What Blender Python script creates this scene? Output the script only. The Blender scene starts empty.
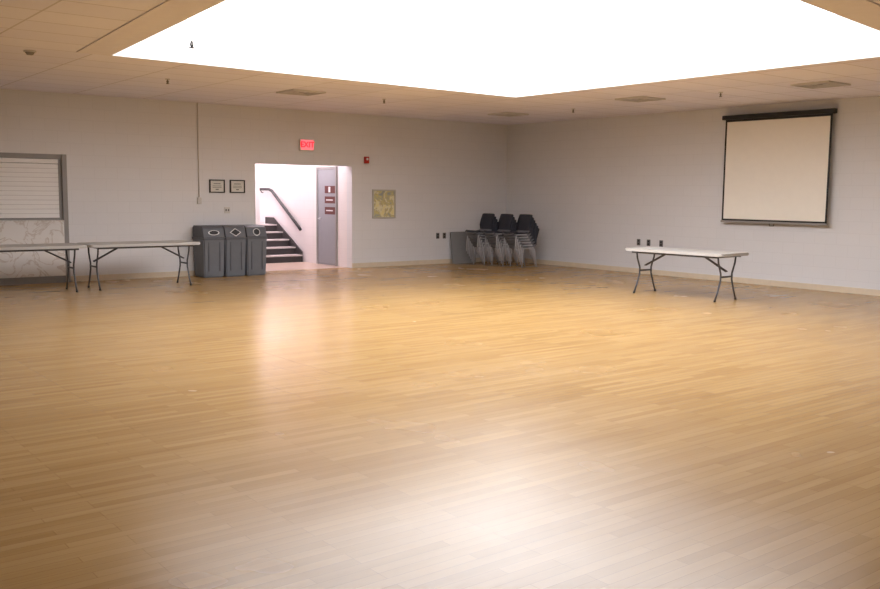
import bpy, bmesh, math, random
from mathutils import Vector, Matrix
random.seed(4)
sc=bpy.context.scene
COL=bpy.context.collection
try:
    sc.view_settings.view_transform='Standard'
except Exception: pass

# ---------------------------------------------------------------- materials
def s2l(c):
    return tuple(((v/255)/12.92 if v/255<=0.04045 else (((v/255)+0.055)/1.055)**2.4) for v in c)
def newmat(name):
    m=bpy.data.materials.new(name); m.use_nodes=True
    nt=m.node_tree; b=nt.nodes['Principled BSDF']
    return m,nt,b
def pmat(name,rgb,rough=0.6,metal=0.0,var=0.04,scale=8,spec=0.5,bump=0.0):
    m,nt,b=newmat(name)
    c=s2l(rgb)
    tc=nt.nodes.new('ShaderNodeTexCoord'); n=nt.nodes.new('ShaderNodeTexNoise')
    n.inputs['Scale'].default_value=scale; n.inputs['Detail'].default_value=4
    nt.links.new(tc.outputs['Object'],n.inputs['Vector'])
    r=nt.nodes.new('ShaderNodeValToRGB')
    r.color_ramp.elements[0].position=0.3; r.color_ramp.elements[1].position=0.7
    r.color_ramp.elements[0].color=(*[max(0,v*(1-var)) for v in c],1)
    r.color_ramp.elements[1].color=(*[min(1,v*(1+var)) for v in c],1)
    nt.links.new(n.outputs['Fac'],r.inputs['Fac']); nt.links.new(r.outputs['Color'],b.inputs['Base Color'])
    b.inputs['Roughness'].default_value=rough; b.inputs['Metallic'].default_value=metal
    b.inputs['Specular IOR Level'].default_value=spec
    return m
def emat(name,rgb,strength):
    m,nt,b=newmat(name)
    c=s2l(rgb)
    b.inputs['Base Color'].default_value=(*c,1); b.inputs['Emission Color'].default_value=(*c,1)
    b.inputs['Emission Strength'].default_value=strength
    return m
def panel_mat():
    # invented emission gradient, strongest near far right corner: localises floor glare, dims foreground
    m,nt,b=newmat('luminous_ceiling_diffuser'); c=s2l((247,249,255))
    b.inputs['Base Color'].default_value=(*c,1); b.inputs['Emission Color'].default_value=(*c,1)
    tc=nt.nodes.new('ShaderNodeTexCoord'); vm=nt.nodes.new('ShaderNodeVectorMath'); vm.operation='DISTANCE'
    vm.inputs[1].default_value=(10.0,11.0,3.8); nt.links.new(tc.outputs['Object'],vm.inputs[0])
    mr=nt.nodes.new('ShaderNodeMapRange'); mr.interpolation_type='SMOOTHSTEP'
    mr.inputs['From Min'].default_value=0.0; mr.inputs['From Max'].default_value=6.5
    mr.inputs['To Min'].default_value=8.0; mr.inputs['To Max'].default_value=3.9
    nt.links.new(vm.outputs['Value'],mr.inputs['Value']); nt.links.new(mr.outputs[0],b.inputs['Emission Strength'])
    return m

def wall_mat(name,rgb,axis):
    m,nt,b=newmat(name); c=s2l(rgb)
    tc=nt.nodes.new('ShaderNodeTexCoord'); sp=nt.nodes.new('ShaderNodeSeparateXYZ'); cb=nt.nodes.new('ShaderNodeCombineXYZ')
    nt.links.new(tc.outputs['Object'],sp.inputs[0])
    nt.links.new(sp.outputs['X' if axis=='x' else 'Y'],cb.inputs['X']); nt.links.new(sp.outputs['Z'],cb.inputs['Y'])
    br=nt.nodes.new('ShaderNodeTexBrick'); nt.links.new(cb.outputs[0],br.inputs['Vector'])
    br.inputs['Scale'].default_value=1; br.inputs['Brick Width'].default_value=0.4; br.inputs['Row Height'].default_value=0.2
    br.inputs['Mortar Size'].default_value=0.006; br.inputs['Mortar Smooth'].default_value=0.6
    br.inputs['Color1'].default_value=(*c,1); br.inputs['Color2'].default_value=(*[v*0.985 for v in c],1)
    br.inputs['Mortar'].default_value=(*[v*0.94 for v in c],1)
    nt.links.new(br.outputs['Color'],b.inputs['Base Color'])
    bp=nt.nodes.new('ShaderNodeBump'); bp.inputs['Strength'].default_value=0.2; bp.inputs['Distance'].default_value=0.004; bp.invert=True
    nt.links.new(br.outputs['Fac'],bp.inputs['Height']); nt.links.new(bp.outputs[0],b.inputs['Normal'])
    b.inputs['Roughness'].default_value=0.5
    return m

def floor_mat():
    m,nt,b=newmat('maple_strip_floor')
    tc=nt.nodes.new('ShaderNodeTexCoord')
    br=nt.nodes.new('ShaderNodeTexBrick'); nt.links.new(tc.outputs['Object'],br.inputs['Vector'])
    br.inputs['Scale'].default_value=1; br.inputs['Brick Width'].default_value=0.7; br.inputs['Row Height'].default_value=0.066
    br.inputs['Mortar Size'].default_value=0.0010; br.inputs['Mortar Smooth'].default_value=0.3; br.offset=0.37; br.offset_frequency=3
    A=s2l((185,151,98)); B=s2l((168,133,81)); D=s2l((130,95,54))
    br.inputs['Color1'].default_value=(*A,1); br.inputs['Color2'].default_value=(*B,1); br.inputs['Mortar'].default_value=(*D,1)
    mp=nt.nodes.new('ShaderNodeMapping'); mp.inputs['Scale'].default_value=(0.8,12,1); nt.links.new(tc.outputs['Object'],mp.inputs['Vector'])
    n=nt.nodes.new('ShaderNodeTexNoise'); n.inputs['Scale'].default_value=1.3; n.inputs['Detail'].default_value=3; nt.links.new(mp.outputs[0],n.inputs['Vector'])
    r=nt.nodes.new('ShaderNodeValToRGB'); r.color_ramp.elements[0].position=0.25; r.color_ramp.elements[1].position=0.75
    r.color_ramp.elements[0].color=(0.84,0.81,0.77,1); r.color_ramp.elements[1].color=(1,1,1,1); nt.links.new(n.outputs['Fac'],r.inputs['Fac'])
    mx=nt.nodes.new('ShaderNodeMix'); mx.data_type='RGBA'; mx.blend_type='MULTIPLY'; mx.inputs['Factor'].default_value=1
    nt.links.new(br.outputs['Color'],mx.inputs['A']); nt.links.new(r.outputs['Color'],mx.inputs['B'])
    nt.links.new(mx.outputs['Result'],b.inputs['Base Color'])
    n2=nt.nodes.new('ShaderNodeTexNoise'); n2.inputs['Scale'].default_value=0.9; n2.inputs['Detail'].default_value=3
    nt.links.new(tc.outputs['Object'],n2.inputs['Vector'])
    mr=nt.nodes.new('ShaderNodeMapRange'); mr.inputs['From Min'].default_value=0.3; mr.inputs['From Max'].default_value=0.7
    mr.inputs['To Min'].default_value=0.22; mr.inputs['To Max'].default_value=0.28
    nt.links.new(n2.outputs['Fac'],mr.inputs['Value']); nt.links.new(mr.outputs[0],b.inputs['Roughness'])
    b.inputs['Specular IOR Level'].default_value=0.40
    return m

def ceil_mat():
    m,nt,b=newmat('acoustic_ceiling_tiles')
    tc=nt.nodes.new('ShaderNodeTexCoord')
    br=nt.nodes.new('ShaderNodeTexBrick'); nt.links.new(tc.outputs['Object'],br.inputs['Vector'])
    br.offset=0; br.inputs['Scale'].default_value=1; br.inputs['Brick Width'].default_value=1.22; br.inputs['Row Height'].default_value=0.61
    br.inputs['Mortar Size'].default_value=0.012; br.inputs['Mortar Smooth'].default_value=0.2
    A=s2l((243,241,255)); B=s2l((236,234,251)); D=s2l((210,206,215))
    br.inputs['Color1'].default_value=(*A,1); br.inputs['Color2'].default_value=(*B,1); br.inputs['Mortar'].default_value=(*D,1)
    nt.links.new(br.outputs['Color'],b.inputs['Base Color'])
    b.inputs['Roughness'].default_value=0.9
    return m

def marble_mat():
    m,nt,b=newmat('marble_laminate')
    tc=nt.nodes.new('ShaderNodeTexCoord')
    n=nt.nodes.new('ShaderNodeTexNoise'); n.inputs['Scale'].default_value=2.2; n.inputs['Detail'].default_value=8; n.inputs['Distortion'].default_value=1.8
    nt.links.new(tc.outputs['Object'],n.inputs['Vector'])
    r=nt.nodes.new('ShaderNodeValToRGB'); e=r.color_ramp.elements
    e[0].position=0.46; e[0].color=(*s2l((232,230,228)),1); e[1].position=0.54; e[1].color=(*s2l((232,230,228)),1)
    k=e.new(0.5); k.color=(*s2l((208,199,192)),1)
    nt.links.new(n.outputs['Fac'],r.inputs['Fac']); nt.links.new(r.outputs['Color'],b.inputs['Base Color'])
    b.inputs['Roughness'].default_value=0.35
    return m

def map_mat():
    m,nt,b=newmat('printed_map')
    tc=nt.nodes.new('ShaderNodeTexCoord')
    n=nt.nodes.new('ShaderNodeTexNoise'); n.inputs['Scale'].default_value=5; n.inputs['Detail'].default_value=5; n.inputs['Distortion'].default_value=1.2
    nt.links.new(tc.outputs['Object'],n.inputs['Vector'])
    r=nt.nodes.new('ShaderNodeValToRGB'); e=r.color_ramp.elements
    e[0].position=0.36; e[0].color=(*s2l((160,166,160)),1); e[1].position=0.62; e[1].color=(*s2l((230,220,160)),1)
    for p,c in ((0.46,(214,204,136)),(0.5,(186,174,130)),(0.55,(230,226,196))):
        k=e.new(p); k.color=(*s2l(c),1)
    nt.links.new(n.outputs['Fac'],r.inputs['Fac']); nt.links.new(r.outputs['Color'],b.inputs['Base Color'])
    b.inputs['Roughness'].default_value=0.3
    return m

M_wx=wall_mat('painted_block_back',(228,228,231),'x')
M_wy=wall_mat('painted_block_side',(226,227,231),'y')
M_alc=wall_mat('painted_block_alcove',(238,232,232),'y')
M_alx=wall_mat('painted_block_alcove_x',(238,232,232),'x')
M_floor=floor_mat(); M_ceil=ceil_mat(); M_marble=marble_mat(); M_map=map_mat()
M_white=pmat('coffer_white_paint',(245,243,240),0.8,var=0.01)
M_band=pmat('bulkhead_paint',(236,232,242),0.8,var=0.02)
M_trim=pmat('baseboard_cream',(222,208,186),0.5)
M_light=panel_mat()
M_alight=emat('stairwell_lamp_diffuser',(255,240,247),15)
M_steel=pmat('grey_steel_frame',(148,145,143),0.45,var=0.03)
M_door=pmat('grey_door_paint',(150,152,158),0.45,var=0.02)
M_black=pmat('black_metal',(26,26,28),0.45)
M_tabletop=pmat('table_plastic',(184,182,179),0.45,var=0.03,scale=40)
M_leg=pmat('table_leg_grey',(84,84,88),0.4,metal=0.5)
M_bin=pmat('bin_plastic_charcoal',(106,110,117),0.5,var=0.04)
M_lid=pmat('bin_lid_charcoal',(90,93,100),0.45,var=0.04)
M_label=pmat('white_label',(225,225,225),0.5)
M_chair=pmat('chair_grey_plastic',(118,119,124),0.5,var=0.06)
M_pad=pmat('chair_back_charcoal',(50,53,64),0.7,var=0.08)
M_chairl=pmat('chair_frame_silver',(185,185,190),0.4,metal=0.1)
M_gray=pmat('grey_folding_table',(138,138,138),0.5)
M_screen=pmat('screen_fabric',(248,244,235),0.9,var=0.01)
M_shut=pmat('shutter_slats_white',(248,247,247),0.5,var=0.01)
M_shutd=pmat('shutter_joint_grey',(216,214,214),0.6,var=0.01)
M_red=pmat('alarm_red',(180,40,34),0.4)
M_frame=pmat('map_frame_metal',(190,186,176),0.4)
M_paper=pmat('certificate_paper',(222,220,214),0.6)
M_ink=pmat('ink_grey',(130,128,126),0.6)
M_maroon=pmat('maroon_sign',(98,45,40),0.5)
M_plate=pmat('wall_plate',(214,210,204),0.4)
M_darkplate=pmat('dark_outlet',(100,98,98),0.4)
M_step=pmat('stair_dark_rubber',(62,58,58),0.6)
M_stepw=pmat('stair_riser_light',(196,186,184),0.6)
M_vent=pmat('vent_grey',(205,202,202),0.5)
M_ventd=pmat('vent_dark',(130,126,126),0.7)
M_exit=emat('exit_sign_face',(245,120,130),0.9)
M_exitt=emat('exit_sign_letters',(255,30,45),1.6)
M_hall=pmat('hall_floor_tile',(205,180,165),0.3)

# ---------------------------------------------------------------- mesh helpers
def link(name,me,mat=None,parent=None):
    o=bpy.data.objects.new(name,me); COL.objects.link(o)
    if mat is not None:
        me.materials.append(mat)
    if parent is not None: o.parent=parent
    return o
def boxes(name,lst,mat,parent=None,bevel=0.0,seg=2):
    bm=bmesh.new()
    for (x0,x1,y0,y1,z0,z1) in lst:
        v=[bm.verts.new(p) for p in ((x0,y0,z0),(x1,y0,z0),(x1,y1,z0),(x0,y1,z0),(x0,y0,z1),(x1,y0,z1),(x1,y1,z1),(x0,y1,z1))]
        for f in ((3,2,1,0),(4,5,6,7),(0,1,5,4),(1,2,6,5),(2,3,7,6),(3,0,4,7)): bm.faces.new([v[i] for i in f])
    if bevel>0: bmesh.ops.bevel(bm,geom=list(bm.edges),offset=bevel,segments=seg,affect='EDGES',profile=0.5)
    me=bpy.data.meshes.new(name); bm.to_mesh(me); bm.free()
    return link(name,me,mat,parent)
def box(name,x0,x1,y0,y1,z0,z1,mat,parent=None,bevel=0.0,seg=2):
    return boxes(name,[(x0,x1,y0,y1,z0,z1)],mat,parent,bevel,seg)
def tubes(name,paths,r,mat,parent=None,n=8):
    bm=bmesh.new()
    for pts in paths:
        pts=[Vector(p) for p in pts]; rings=[]
        prev=None
        for i,p in enumerate(pts):
            if i==0: t=(pts[1]-p)
            elif i==len(pts)-1: t=(p-pts[i-1])
            else: t=(pts[i+1]-p).normalized()+(p-pts[i-1]).normalized()
            t.normalize()
            if prev is None:
                a=Vector((0,0,1)) if abs(t.z)<0.9 else Vector((1,0,0))
                u=t.cross(a).normalized()
            else:
                u=(prev-t*prev.dot(t)).normalized()
            prev=u; w=t.cross(u)
            rings.append([bm.verts.new(p+(u*math.cos(2*math.pi*k/n)+w*math.sin(2*math.pi*k/n))*r) for k in range(n)])
        for a,b2 in zip(rings,rings[1:]):
            for k in range(n):
                f=bm.faces.new((a[k],a[(k+1)%n],b2[(k+1)%n],b2[k])); f.smooth=True
        bm.faces.new(rings[0][::-1]); bm.faces.new(rings[-1])
    bmesh.ops.recalc_face_normals(bm,faces=bm.faces)
    me=bpy.data.meshes.new(name); bm.to_mesh(me); bm.free()
    return link(name,me,mat,parent)
def prism(name,prof,x0,x1,mat,parent=None,bevel=0.0):
    bm=bmesh.new()
    a=[bm.verts.new((x0,p[0],p[1])) for p in prof]; b2=[bm.verts.new((x1,p[0],p[1])) for p in prof]
    bm.faces.new(a); bm.faces.new(b2[::-1])
    for i in range(len(prof)):
        j=(i+1)%len(prof); bm.faces.new((a[i],b2[i],b2[j],a[j]))
    bmesh.ops.recalc_face_normals(bm,faces=bm.faces)
    if bevel>0: bmesh.ops.bevel(bm,geom=list(bm.edges),offset=bevel,segments=2,affect='EDGES',profile=0.5)
    me=bpy.data.meshes.new(name); bm.to_mesh(me); bm.free()
    return link(name,me,mat,parent)
def disc(name,c,r,h,axis,mat,parent=None,n=24,r2=None):
    bm=bmesh.new()
    bmesh.ops.create_cone(bm,cap_ends=True,segments=n,radius1=r,radius2=r if r2 is None else r2,depth=h)
    if axis=='x': bmesh.ops.rotate(bm,verts=bm.verts,matrix=Matrix.Rotation(math.pi/2,3,'Y'))
    if axis=='y': bmesh.ops.rotate(bm,verts=bm.verts,matrix=Matrix.Rotation(math.pi/2,3,'X'))
    bmesh.ops.translate(bm,verts=bm.verts,vec=c)
    me=bpy.data.meshes.new(name); bm.to_mesh(me); bm.free()
    return link(name,me,mat,parent)
def empty(name,loc,rot=0.0):
    o=bpy.data.objects.new(name,None); COL.objects.link(o); o.location=loc; o.rotation_euler=(0,0,rot)
    o.empty_display_size=0.2
    return o
def ringslab(name,outer,inner,z0,z1,mat):
    bm=bmesh.new(); n=len(outer)
    R=[[bm.verts.new((x,y,z)) for x,y in L] for L in (outer,inner) for z in (z0,z1)]
    o0,o1,i0,i1=R
    for k in range(n):
        j=(k+1)%n
        bm.faces.new((o0[k],o0[j],i0[j],i0[k])); bm.faces.new((o1[k],o1[j],i1[j],i1[k]))
        bm.faces.new((o0[k],o0[j],o1[j],o1[k])); bm.faces.new((i0[k],i0[j],i1[j],i1[k]))
    bmesh.ops.recalc_face_normals(bm,faces=bm.faces)
    me=bpy.data.meshes.new(name); bm.to_mesh(me); bm.free(); return link(name,me,mat)
def polyslab(name,pts,z0,z1,mat):
    bm=bmesh.new(); a=[bm.verts.new((x,y,z0)) for x,y in pts]; b2=[bm.verts.new((x,y,z1)) for x,y in pts]; n=len(pts)
    bm.faces.new(a); bm.faces.new(b2)
    for k in range(n): bm.faces.new((a[k],a[(k+1)%n],b2[(k+1)%n],b2[k]))
    bmesh.ops.recalc_face_normals(bm,faces=bm.faces)
    me=bpy.data.meshes.new(name); bm.to_mesh(me); bm.free(); return link(name,me,mat)

# ---------------------------------------------------------------- room shell
X0,X1,Y0,Y1,H=-5.0,14.9,-4.0,16.59,3.24
T=0.2
box('floor',X0-T,X1+T,Y0-T,Y1+T,-0.1,0,M_floor)
SH0,SH1=2.2,4.64
OP0,OP1,OPH=8.29,10.53,2.15
boxes('wall_back',[(X0,SH0,Y1,Y1+T,0,H),(SH0,SH1,Y1,Y1+T,2.12,H),(SH0,SH1,Y1,Y1+T,0,1.08),(SH1,OP0,Y1,Y1+T,0,H),(OP0,OP1,Y1,Y1+T,OPH,H),(OP1,X1,Y1,Y1+T,0,H)],M_wx)
box('wall_right',X1,X1+T,Y0,Y1+T,0,H,M_wy)
box('wall_left',X0-T,X0,Y0,Y1+T,0,H,M_wy)
box('wall_front',X0-T,X1+T,Y0-T,Y0,0,H,M_wx)
CT=0.12; CD=0.55
inner=[(3.22,3.80),(10.76,4.95),(10.74,11.78),(3.87,11.54)]
outer=[(X0-T,Y0-T),(X1+T,Y0-T),(X1+T,Y1+T),(X0-T,Y1+T)]
def grow(L,d):
    cx=sum(p[0] for p in L)/4; cy=sum(p[1] for p in L)/4
    return [(x+math.copysign(d,x-cx),y+math.copysign(d,y-cy)) for x,y in L]
lin=grow(inner,0.03)
ringslab('ceiling',outer,lin,H,H+CT,M_ceil)
ringslab('ceiling_coffer_sides',grow(inner,0.028),inner,H-0.004,H+CD,M_white)
polyslab('ceiling_light_panel',grow(inner,0.02),H+CD+0.001,H+CD+0.03,M_light)
b0,b1,b2_,b3=inner
polyslab('trim_bulkhead_left',[(b0[0]-0.03,b0[1]-0.03),(b3[0]-0.03,b3[1]),(b3[0]-0.42,b3[1]),(b0[0]-0.42,b0[1]-0.03)],H-0.012,H,M_band)
polyslab('trim_bulkhead_front',[(b0[0]-0.42,b0[1]-0.031),(b1[0]+0.42,b1[1]+0.033),(b1[0]+0.42,b1[1]-0.387),(b0[0]-0.42,b0[1]-0.45)],H-0.012,H,M_band)
boxes('baseboard_back',[(OP1,X1,Y1-0.015,Y1,0,0.1),(SH1+0.1,OP0,Y1-0.015,Y1,0,0.1)],M_trim)
box('baseboard_right',X1-0.015,X1,Y0,Y1,0,0.1,M_trim)
box('baseboard_left',X0,X0+0.015,Y0,Y1,0,0.1,M_trim)

# ---------------------------------------------------------------- stair alcove
AH=2.9; AE=22.0
box('floor_stair_hall',6.8,OP1+0.15,Y1+T,18.64,-0.1,0,M_hall)
boxes('wall_stair_right',[(OP1,OP1+0.15,Y1+T,AE,0,AH)],M_alc)
box('wall_stair_left',6.65,6.8,Y1+T,18.8,0,AH,M_alc)
box('wall_stair_partition',6.8,9.42,18.64,18.8,0,AH,M_alx)
box('wall_stair_well',9.27,9.42,18.8,AE,0,AH,M_alc)
box('wall_stair_end',9.27,OP1+0.15,AE,AE+0.15,0,AH,M_alx)
box('ceiling_stair_hall',6.65,OP1+0.15,Y1+T,AE+0.15,AH,AH+0.1,M_white)
lamp=empty('ceiling_lamp',(9.5,17.7,AH))
box('lamp_housing',-0.9,0.9,-0.35,0.35,-0.04,0,M_white,lamp,0.005)
box('lamp_diffuser',-0.85,0.85,-0.3,0.3,-0.06,-0.04,M_alight,lamp,0.005)
lamp=empty('ceiling_lamp',(9.97,20.4,AH))
box('lamp_housing',-0.3,0.3,-0.9,0.9,-0.04,0,M_white,lamp,0.005)
box('lamp_diffuser',-0.27,0.27,-0.85,0.85,-0.06,-0.04,M_alight,lamp,0.005)
st=empty('staircase',(9.445,18.66,0))
w=OP1-9.42-0.05
nst=5; rr=0.165; tr=0.30
for i in range(nst):
    y0=i*tr
    y1=(i+1)*tr if i<nst-1 else AE-18.66-0.03
    box('riser_%d'%(i+1),0.0,w,y0+0.02,y1,i*rr,(i+1)*rr-0.03,M_step,st)
    box('tread_%d'%(i+1),0.0,w,y0-0.01,y1,(i+1)*rr-0.03,(i+1)*rr,M_stepw,st)
prism('stringer',[(0.0,0.0),(0.0,0.24),(nst*tr-0.1,nst*rr+0.16),(nst*tr+0.3,nst*rr+0.16),(nst*tr+0.3,nst*rr),(0.3,0.0)],w-0.025,w,M_step,st)
hr=empty('handrail',(OP1,18.64,0))
tubes('rail',[[(-0.08,0.02,0.74),(-0.08,0.10,0.80),(-0.08,1.40,1.62),(-0.08,1.55,1.66),(-0.08,2.2,1.66),(-0.08,2.24,1.62),(-0.08,2.24,1.5)]],0.035,M_black,hr,10)
tubes('brackets',[[(-0.08,0.35,0.93),(-0.04,0.35,0.87),(0,0.35,0.87)],[(-0.08,1.2,1.47),(-0.04,1.2,1.42),(0,1.2,1.42)],[(-0.08,2.0,1.64),(-0.04,2.0,1.58),(0,2.0,1.58)]],0.012,M_black,hr)
d=empty('door_1',(OP1,17.17,0))
DW=0.86;DHt=2.10
boxes('door_frame',[(-0.03,0,0,0.055,0,DHt),(-0.03,0,DW-0.055,DW,0,DHt),(-0.03,0,0,DW,DHt,DHt+0.055)],M_steel,d)
box('door_leaf',-0.015,0,0.058,DW-0.058,0.012,DHt-0.003,M_door,d)
tubes('door_handle',[[(-0.015,0.72,1.02),(-0.06,0.72,1.02),(-0.06,0.62,1.02)]],0.011,M_chairl,d)
disc('door_handle_rose',(-0.02,0.72,1.02),0.03,0.012,'x',M_chairl,d)
boxes('door_sign_panels',[(-0.022,-0.015,0.08,0.50,1.58,1.74),(-0.022,-0.015,0.08,0.50,1.36,1.51),(-0.022,-0.015,0.08,0.50,1.12,1.28)],M_maroon,d)
boxes('door_sign_text',[(-0.026,-0.022,0.26,0.34,1.60,1.72),(-0.026,-0.022,0.16,0.44,1.42,1.445),(-0.026,-0.022,0.16,0.44,1.19,1.215)],M_label,d)

# ---------------------------------------------------------------- serving counter with roller shutter
s=empty('serving_counter_shutter',(0,Y1,0))
boxes('shutter_slats',[(SH0+0.05,SH1-0.05,0.01,0.04,1.12+k*0.0765,1.12+k*0.0765+0.068) for k in range(12)],M_shut,s,0.004)
box('shutter_joints',SH0+0.05,SH1-0.05,0.018,0.05,1.12,2.04,M_shutd,s)
boxes('shutter_frame',[(SH1,SH1+0.08,-0.05,0.0,0.0,2.2),(SH0-0.08,SH0,-0.05,0.0,0.0,2.2),(SH0,SH1,-0.02,0.0,2.12,2.2)],M_steel,s,0.004)
boxes('shutter_guides',[(SH1-0.05,SH1-0.002,0.003,0.12,1.085,2.115),(SH0+0.002,SH0+0.05,0.003,0.12,1.085,2.115)],M_steel,s)
box('shutter_hood',SH0+0.05,SH1-0.05,0.002,0.14,2.045,2.115,M_shut,s,0.004)
box('shutter_bottom_bar',SH0+0.05,SH1-0.05,0.005,0.08,1.085,1.118,M_steel,s)
box('counter_front',SH0,SH1,-0.06,0.0,0.12,1.04,M_marble,s)
box('counter_top',SH0,SH1,-0.08,0.0,1.04,1.08,M_marble,s,0.004)
box('counter_plinth',SH0,SH1,-0.03,0.0,0.0,0.12,M_steel,s)

# ---------------------------------------------------------------- folding tables
def folding_table(loc,rot,L=1.85,W=0.76,Ht=0.74):
    e=empty('folding_table',loc,rot)
    bm=bmesh.new(); r=0.06; pts=[]
    for cx,cy,a0 in ((L/2-r,W/2-r,0),(-L/2+r,W/2-r,90),(-L/2+r,-W/2+r,180),(L/2-r,-W/2+r,270)):
        for k in range(6):
            a=math.radians(a0+k*18); pts.append((cx+r*math.cos(a),cy+r*math.sin(a)))
    lo=[bm.verts.new((x,y,Ht-0.045)) for x,y in pts]; hi=[bm.verts.new((x,y,Ht)) for x,y in pts]
    bm.faces.new(lo[::-1]); bm.faces.new(hi); n=len(pts)
    for i in range(n): bm.faces.new((lo[i],lo[(i+1)%n],hi[(i+1)%n],hi[i]))
    bmesh.ops.bevel(bm,geom=[ed for ed in bm.edges if abs(ed.verts[0].co.z-ed.verts[1].co.z)<1e-5],offset=0.008,segments=2,affect='EDGES')
    me=bpy.data.meshes.new('tabletop'); bm.to_mesh(me); bm.free(); link('tabletop',me,M_tabletop,e)
    boxes('underframe',[(-L/2+0.12,L/2-0.12,sy*(W/2-0.07)-0.012,sy*(W/2-0.07)+0.012,Ht-0.075,Ht-0.045) for sy in(-1,1)],M_leg,e)
    xe=L/2-0.16; k=0
    for sx in (-1,1):
        legs=[]
        for sy in (-1,1):
            legs.append([(sx*xe,sy*0.24,Ht-0.05),(sx*xe,sy*0.22,Ht-0.16),(sx*xe,sy*0.15,0.42),(sx*xe,sy*0.15,0.32),(sx*xe,sy*0.22,0.14),(sx*xe,sy*0.28,0.015)])
        legs.append([(sx*xe,-0.15,0.37),(sx*xe,0.15,0.37)])
        legs.append([(sx*xe,-0.24,Ht-0.06),(sx*xe,0.24,Ht-0.06)])
        tubes('leg_frame_%d'%(1 if sx<0 else 2),legs,0.014,M_leg,e)
        tubes('brace_%d'%(1 if sx<0 else 2),[[(sx*xe,-0.02,0.45),(sx*(xe-0.42),-0.02,Ht-0.07),],[(sx*xe,0.02,0.45),(sx*(xe-0.42),0.02,Ht-0.07)],[(sx*(xe-0.42),-W/2+0.07,Ht-0.065),(sx*(xe-0.42),W/2-0.07,Ht-0.065)]],0.011,M_leg,e)
        tubes('foot_caps_%d'%(1 if sx<0 else 2),[[(sx*xe,sy*0.272,0.035),(sx*xe,sy*0.283,0.0)] for sy in (-1,1)],0.018,M_black,e)
    return e
folding_table((12.08,9.17,0),math.radians(92))
folding_table((5.46,15.18,0),math.radians(1.0))
folding_table((3.56,15.12,0),math.radians(-0.5))

# ---------------------------------------------------------------- recycling bins
def recycling_bin(x,kind):
    e=empty('recycling_bin',(x,16.30,0))
    bw=0.215
    bm=bmesh.new()
    vs=[]
    for z,hw,d0,d1 in ((0,bw-0.02,-0.24,0.22),(0.72,bw-0.004,-0.27,0.25)):
        vs.append([bm.verts.new(p) for p in((-hw,d0,z),(hw,d0,z),(hw,d1,z),(-hw,d1,z))])
    bm.faces.new(vs[0][::-1]); bm.faces.new(vs[1])
    for i in range(4): bm.faces.new((vs[0][i],vs[0][(i+1)%4],vs[1][(i+1)%4],vs[1][i]))
    bmesh.ops.bevel(bm,geom=list(bm.edges),offset=0.02,segments=3,affect='EDGES')
    me=bpy.data.meshes.new('bin_body'); bm.to_mesh(me); bm.free(); link('bin_body',me,M_bin,e)
    box('lid_rim',-bw,bw,-0.28,0.26,0.70,0.74,M_lid,e,0.008)
    prism('lid_hood',[(-0.27,0.74),(-0.21,0.92),(-0.14,0.96),(0.20,0.96),(0.25,0.92),(0.25,0.74)],-bw+0.006,bw-0.006,M_lid,e,0.012)
    boxes('front_ribs',[(-0.12,-0.10,-0.272,-0.255,0.12,0.66),(0.10,0.12,-0.272,-0.255,0.12,0.66)],M_lid,e,0.003)
    def onface(t,u):
        return Vector((u,-0.27+0.06*t-0.004,0.74+0.18*t-0.001))
    def poly(nm,pts,mat,off):
        bm=bmesh.new(); nrm=Vector((0,-0.95,0.316))
        f=bm.faces.new([bm.verts.new(onface(t,u)+nrm*off) for u,t in pts])
        ret=bmesh.ops.extrude_face_region(bm,geom=[f]); bmesh.ops.translate(bm,verts=[v for v in ret['geom'] if isinstance(v,bmesh.types.BMVert)],vec=nrm*0.004)
        bmesh.ops.recalc_face_normals(bm,faces=bm.faces)
        me=bpy.data.meshes.new(nm); bm.to_mesh(me); bm.free(); link(nm,me,mat,e)
    if kind==0: sh=[(0.09*math.cos(a),0.52+0.20*math.sin(a)) for a in [2*math.pi*k/20 for k in range(20)]]
    elif kind==1: sh=[(0.095,0.52),(0.0,0.86),(-0.095,0.52),(0.0,0.18)]
    else: sh=[(0.06*math.cos(a),0.52+0.31*math.sin(a)) for a in [2*math.pi*k/20 for k in range(20)]]
    poly('opening_ring',[(u*1.22,0.52+(t-0.52)*1.22) for u,t in sh],M_label,0.0)
    poly('opening',sh,M_black,0.005)
    return e
for i,x in enumerate((7.17,7.605,8.04)): recycling_bin(x,i)

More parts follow.
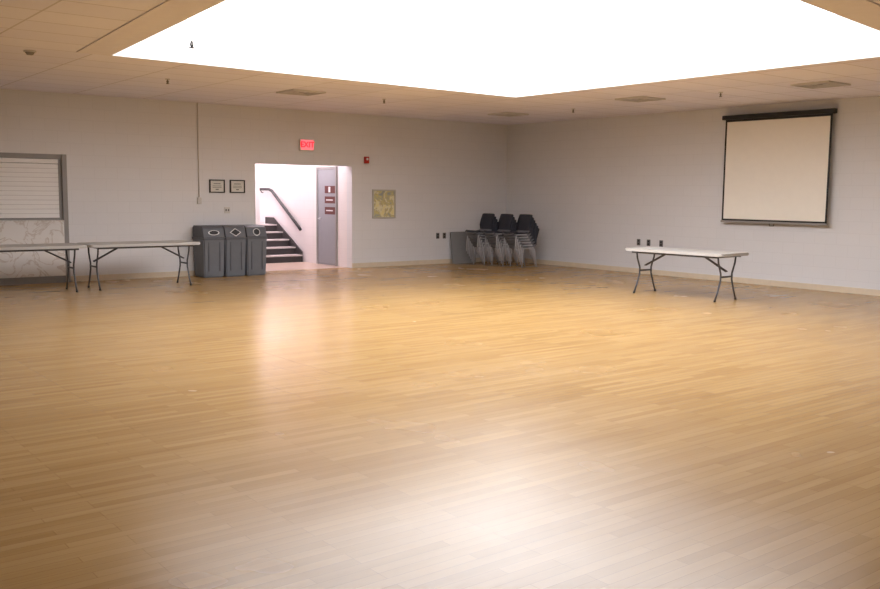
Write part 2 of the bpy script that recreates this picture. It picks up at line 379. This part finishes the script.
# ---------------------------------------------------------------- stacked chairs
def chair_stack(loc,rot,n=6,dz=0.060,dy=0.042):
    e=empty('stacked_chairs',loc,rot)
    prof=[(-0.22,0.40),(-0.235,0.43),(-0.20,0.455),(-0.10,0.445),(0.06,0.435),(0.16,0.445),(0.205,0.50),(0.225,0.60),(0.26,0.72),(0.305,0.84),(0.315,0.85)]
    wd=[0.19,0.20,0.21,0.21,0.21,0.205,0.20,0.21,0.215,0.21,0.19]
    y_off=(n-1)*dy*0.5
    for i in range(n):
        oz=i*dz; oy=-i*dy+y_off
        bm=bmesh.new(); rows=[]
        for (y,z),hw in zip(prof,wd):
            rows.append([bm.verts.new((hw*u,y+oy-(0.03*u*u if z>0.5 else 0),z+oz+(0.02*u*u if z<0.5 else 0))) for u in (-1,-0.6,-0.2,0.2,0.6,1)])
        for ri,(a,b2) in enumerate(zip(rows,rows[1:])):
            for k in range(5):
                f=bm.faces.new((a[k],a[k+1],b2[k+1],b2[k])); f.smooth=True
                f.material_index=1 if ri>=6 or (1<=ri<=4 and i==n-1) else 0
        me=bpy.data.meshes.new('shell_%d'%(i+1)); bm.to_mesh(me); bm.free()
        o=link('shell_%d'%(i+1),me,M_chair,e); me.materials.append(M_pad)
        md=o.modifiers.new('s','SOLIDIFY'); md.thickness=0.026; md.offset=0
        paths=[]
        for sx in(-1,1):
            x=sx*0.195
            paths.append([(x,oy-0.20,0.0+oz),(x,oy-0.17,0.38+oz),(x,oy-0.13,0.42+oz),(x,oy+0.12,0.42+oz),(x,oy+0.16,0.38+oz),(x,oy+0.23,0.0+oz)])
        paths.append([(-0.195,oy-0.13,0.415+oz),(0.195,oy-0.13,0.415+oz)]); paths.append([(-0.195,oy+0.12,0.415+oz),(0.195,oy+0.12,0.415+oz)])
        tubes('leg_frame_%d'%(i+1),paths,0.013,M_chairl,e)
    return e
chair_stack((13.60,15.92,0),math.radians(-92))
chair_stack((13.74,15.45,0),math.radians(-92))
chair_stack((13.88,14.98,0),math.radians(-92))
f=empty('folded_table',(13.46,16.405,0)); f.rotation_euler=(math.radians(-8),0,0)
box('panel',-0.33,0.33,-0.02,0.02,0.01,0.72,M_gray,f,0.012)
box('panel_behind',-0.30,0.33,0.03,0.06,0.01,0.70,M_gray,f,0.012)
boxes('rim',[(-0.34,0.34,-0.028,-0.015,0.70,0.73),(-0.34,-0.31,-0.028,-0.015,0.0,0.73),(0.31,0.34,-0.028,-0.015,0.0,0.73),(-0.34,0.34,-0.028,-0.015,0.0,0.03)],M_gray,f)

# ---------------------------------------------------------------- projection screen
p=empty('projection_screen',(X1-0.12,9.37,0))
box('case',-0.05,0.05,-1.10,1.10,3.0,3.08,M_black,p,0.012)
boxes('wall_brackets',[(0.04,0.12,-1.0,-0.96,3.01,3.07),(0.04,0.12,0.96,1.0,3.01,3.07)],M_black,p)
box('fabric',-0.004,0.0,-1.01,1.01,1.18,3.0,M_screen,p)
boxes('black_border',[(-0.006,-0.002,-1.045,-1.01,1.16,3.0),(-0.006,-0.002,1.01,1.045,1.16,3.0),(-0.006,-0.002,-1.045,1.045,1.155,1.185),(-0.006,-0.002,-1.01,1.01,2.96,3.0)],M_black,p)
box('weight_bar',-0.018,0.014,-1.06,1.06,1.12,1.155,M_steel,p,0.006)
tubes('pull_handle',[[(0,-0.05,1.13),(0,-0.04,1.08),(0,0.04,1.08),(0,0.05,1.13)]],0.006,M_black,p)

# ---------------------------------------------------------------- wall fittings
def framed(name,x0,x1,z0,z1,matf,mati,fw=0.02):
    e=empty(name,((x0+x1)/2,Y1,(z0+z1)/2)); a=(x1-x0)/2; b2=(z1-z0)/2
    boxes('frame',[(-a,-a+fw,-0.03,0,-b2,b2),(a-fw,a,-0.03,0,-b2,b2),(-a+fw,a-fw,-0.03,0,-b2,-b2+fw),(-a+fw,a-fw,-0.03,0,b2-fw,b2)],matf,e)
    box('print',-a+fw,a-fw,-0.015,0,-b2+fw,b2-fw,mati,e)
    return e,a,b2
for x0,x1 in ((7.33,7.64),(7.75,8.06)):
    e,a,b2=framed('framed_certificate',x0,x1,1.57,1.82,M_black,M_paper)
    boxes('text_lines',[(-0.07,0.07,-0.017,-0.015,0.04,0.055),(-0.09,0.09,-0.017,-0.015,0.0,0.01),(-0.09,0.09,-0.017,-0.015,-0.03,-0.02),(-0.03,0.03,-0.017,-0.015,-0.07,-0.05)],M_ink,e)
framed('framed_map',11.04,11.64,1.05,1.67,M_frame,M_map,0.03)
e=empty('exit_sign',(9.42,Y1,2.55))
box('sign_housing',-0.16,0.16,-0.07,0,-0.115,0.115,M_label,e,0.01)
box('sign_face',-0.145,0.145,-0.075,-0.07,-0.10,0.10,M_exit,e)
cu=bpy.data.curves.new('letters','FONT'); cu.body='EXIT'; cu.size=0.155; cu.align_x='CENTER'; cu.align_y='CENTER'; cu.extrude=0.002; cu.offset=0.004
to=bpy.data.objects.new('letters_tmp',cu); COL.objects.link(to)
me=bpy.data.meshes.new_from_object(to.evaluated_get(bpy.context.evaluated_depsgraph_get())); bpy.data.objects.remove(to)
me.materials.clear(); o=link('letters',me,M_exitt,e); o.rotation_euler=(math.pi/2,0,0); o.location=(0,-0.078,0)
e=empty('fire_alarm',(10.88,Y1,2.29))
box('alarm_body',-0.055,0.055,-0.05,0,-0.07,0.07,M_red,e,0.008); disc('alarm_strobe',(0,-0.055,0.02),0.025,0.02,'y',M_label,e)
e=empty('light_switch',(7.69,Y1,1.24))
box('plate',-0.06,0.06,-0.008,0,-0.06,0.06,M_plate,e,0.003); boxes('toggles',[(-0.035,-0.015,-0.018,-0.008,-0.02,0.02),(0.015,0.035,-0.018,-0.008,-0.02,0.02)],M_darkplate,e)
e=empty('electrical_conduit',(7.12,Y1,0))
tubes('conduit_pipe',[[(0,-0.015,1.46),(0,-0.015,3.24)]],0.011,M_plate,e); box('junction_box',-0.04,0.04,-0.04,0,1.36,1.48,M_plate,e,0.004)
def outlet(loc,axis,mat=M_darkplate):
    e=empty('electrical_outlet',loc,0 if axis=='y' else -math.pi/2)
    box('plate',-0.045,0.045,-0.008,0,-0.065,0.065,mat,e,0.003)
    boxes('sockets',[(-0.02,0.02,-0.014,-0.008,0.01,0.045),(-0.02,0.02,-0.014,-0.008,-0.045,-0.01)],M_black,e,0.002)
for x in (12.83,13.02): outlet((x,Y1,0.64),'y')
for y in (12.48,12.22,11.9): outlet((X1,y,0.64),'x')

# ---------------------------------------------------------------- ceiling fittings
def vent(x,y,s=0.3):
    e=empty('ceiling_vent',(x,y,H))
    L=[]
    for k in range(4):
        a=s-k*s*0.24; b2=a-s*0.11; z0=-0.012-0.004*(3-k); z1=0
        L+=[(-a,a,-a,-b2,z0,z1),(-a,a,b2,a,z0,z1),(-a,-b2,-b2,b2,z0,z1),(b2,a,-b2,b2,z0,z1)]
    box('duct_dark',-s+0.02,s-0.02,-s+0.02,s-0.02,-0.006,0,M_ventd,e)
    boxes('louvres',L,M_vent,e)
for x,y in ((12.45,10.5),(12.75,7.4),(12.86,14.3),(7.64,13.6)): vent(x,y)
def detector(x,y):
    e=empty('smoke_detector',(x,y,H)); disc('detector_base',(0,0,-0.01),0.07,0.02,'z',M_vent,e); disc('detector_dome',(0,0,-0.035),0.035,0.03,'z',M_ventd,e,r2=0.055)
detector(3.0,11.84)
def sprinkler(x,y,top=H,drop=0.05,m=None,mp=None,k=1.0):
    e=empty('fire_sprinkler',(x,y,top)); m=m or M_ventd; mp=mp or m
    disc('escutcheon',(0,0,-0.006),0.035,0.012,'z',mp if mp is M_white else M_vent,e); tubes('drop_pipe',[[(0,0,0),(0,0,-drop)]],0.008,mp,e)
    tubes('sprinkler_frame',[[(0,0,-drop+0.03*k),(0.015,0,-drop+0.01),(0,0,-drop-0.02*k)],[(0,0,-drop+0.03*k),(-0.015,0,-drop+0.01),(0,0,-drop-0.02*k)]],0.007*k,m,e,6)
    disc('deflector',(0,0,-drop-0.02*k),0.024*k,0.008,'z',m,e,16)
for x,y in ((5.3,13.4),(9.3,13.6),(13.0,12.6),(12.6,9.0),(1.2,9.0)): sprinkler(x,y)
sprinkler(4.70,11.08,H+CD,0.40,M_black,M_white,1.6)

# ---------------------------------------------------------------- world & camera
wd=bpy.data.worlds.new('world'); sc.world=wd; wd.use_nodes=True
wd.node_tree.nodes['Background'].inputs[0].default_value=(0.5,0.5,0.5,1); wd.node_tree.nodes['Background'].inputs[1].default_value=0.05
F=920.0
cam=bpy.data.cameras.new('camera'); co=bpy.data.objects.new('camera',cam); COL.objects.link(co)
cam.sensor_width=36; cam.lens=F/880*36
head=math.radians(52.1); pitch=math.radians(6.27); roll=math.radians(0.57)
Mx=Matrix.Rotation(head-math.pi/2,4,'Z')@Matrix.Rotation(math.pi/2-pitch,4,'X')@Matrix.Rotation(roll,4,'Z')
Mx.translation=Vector((0,0,1.6)); co.matrix_world=Mx
sc.camera=co
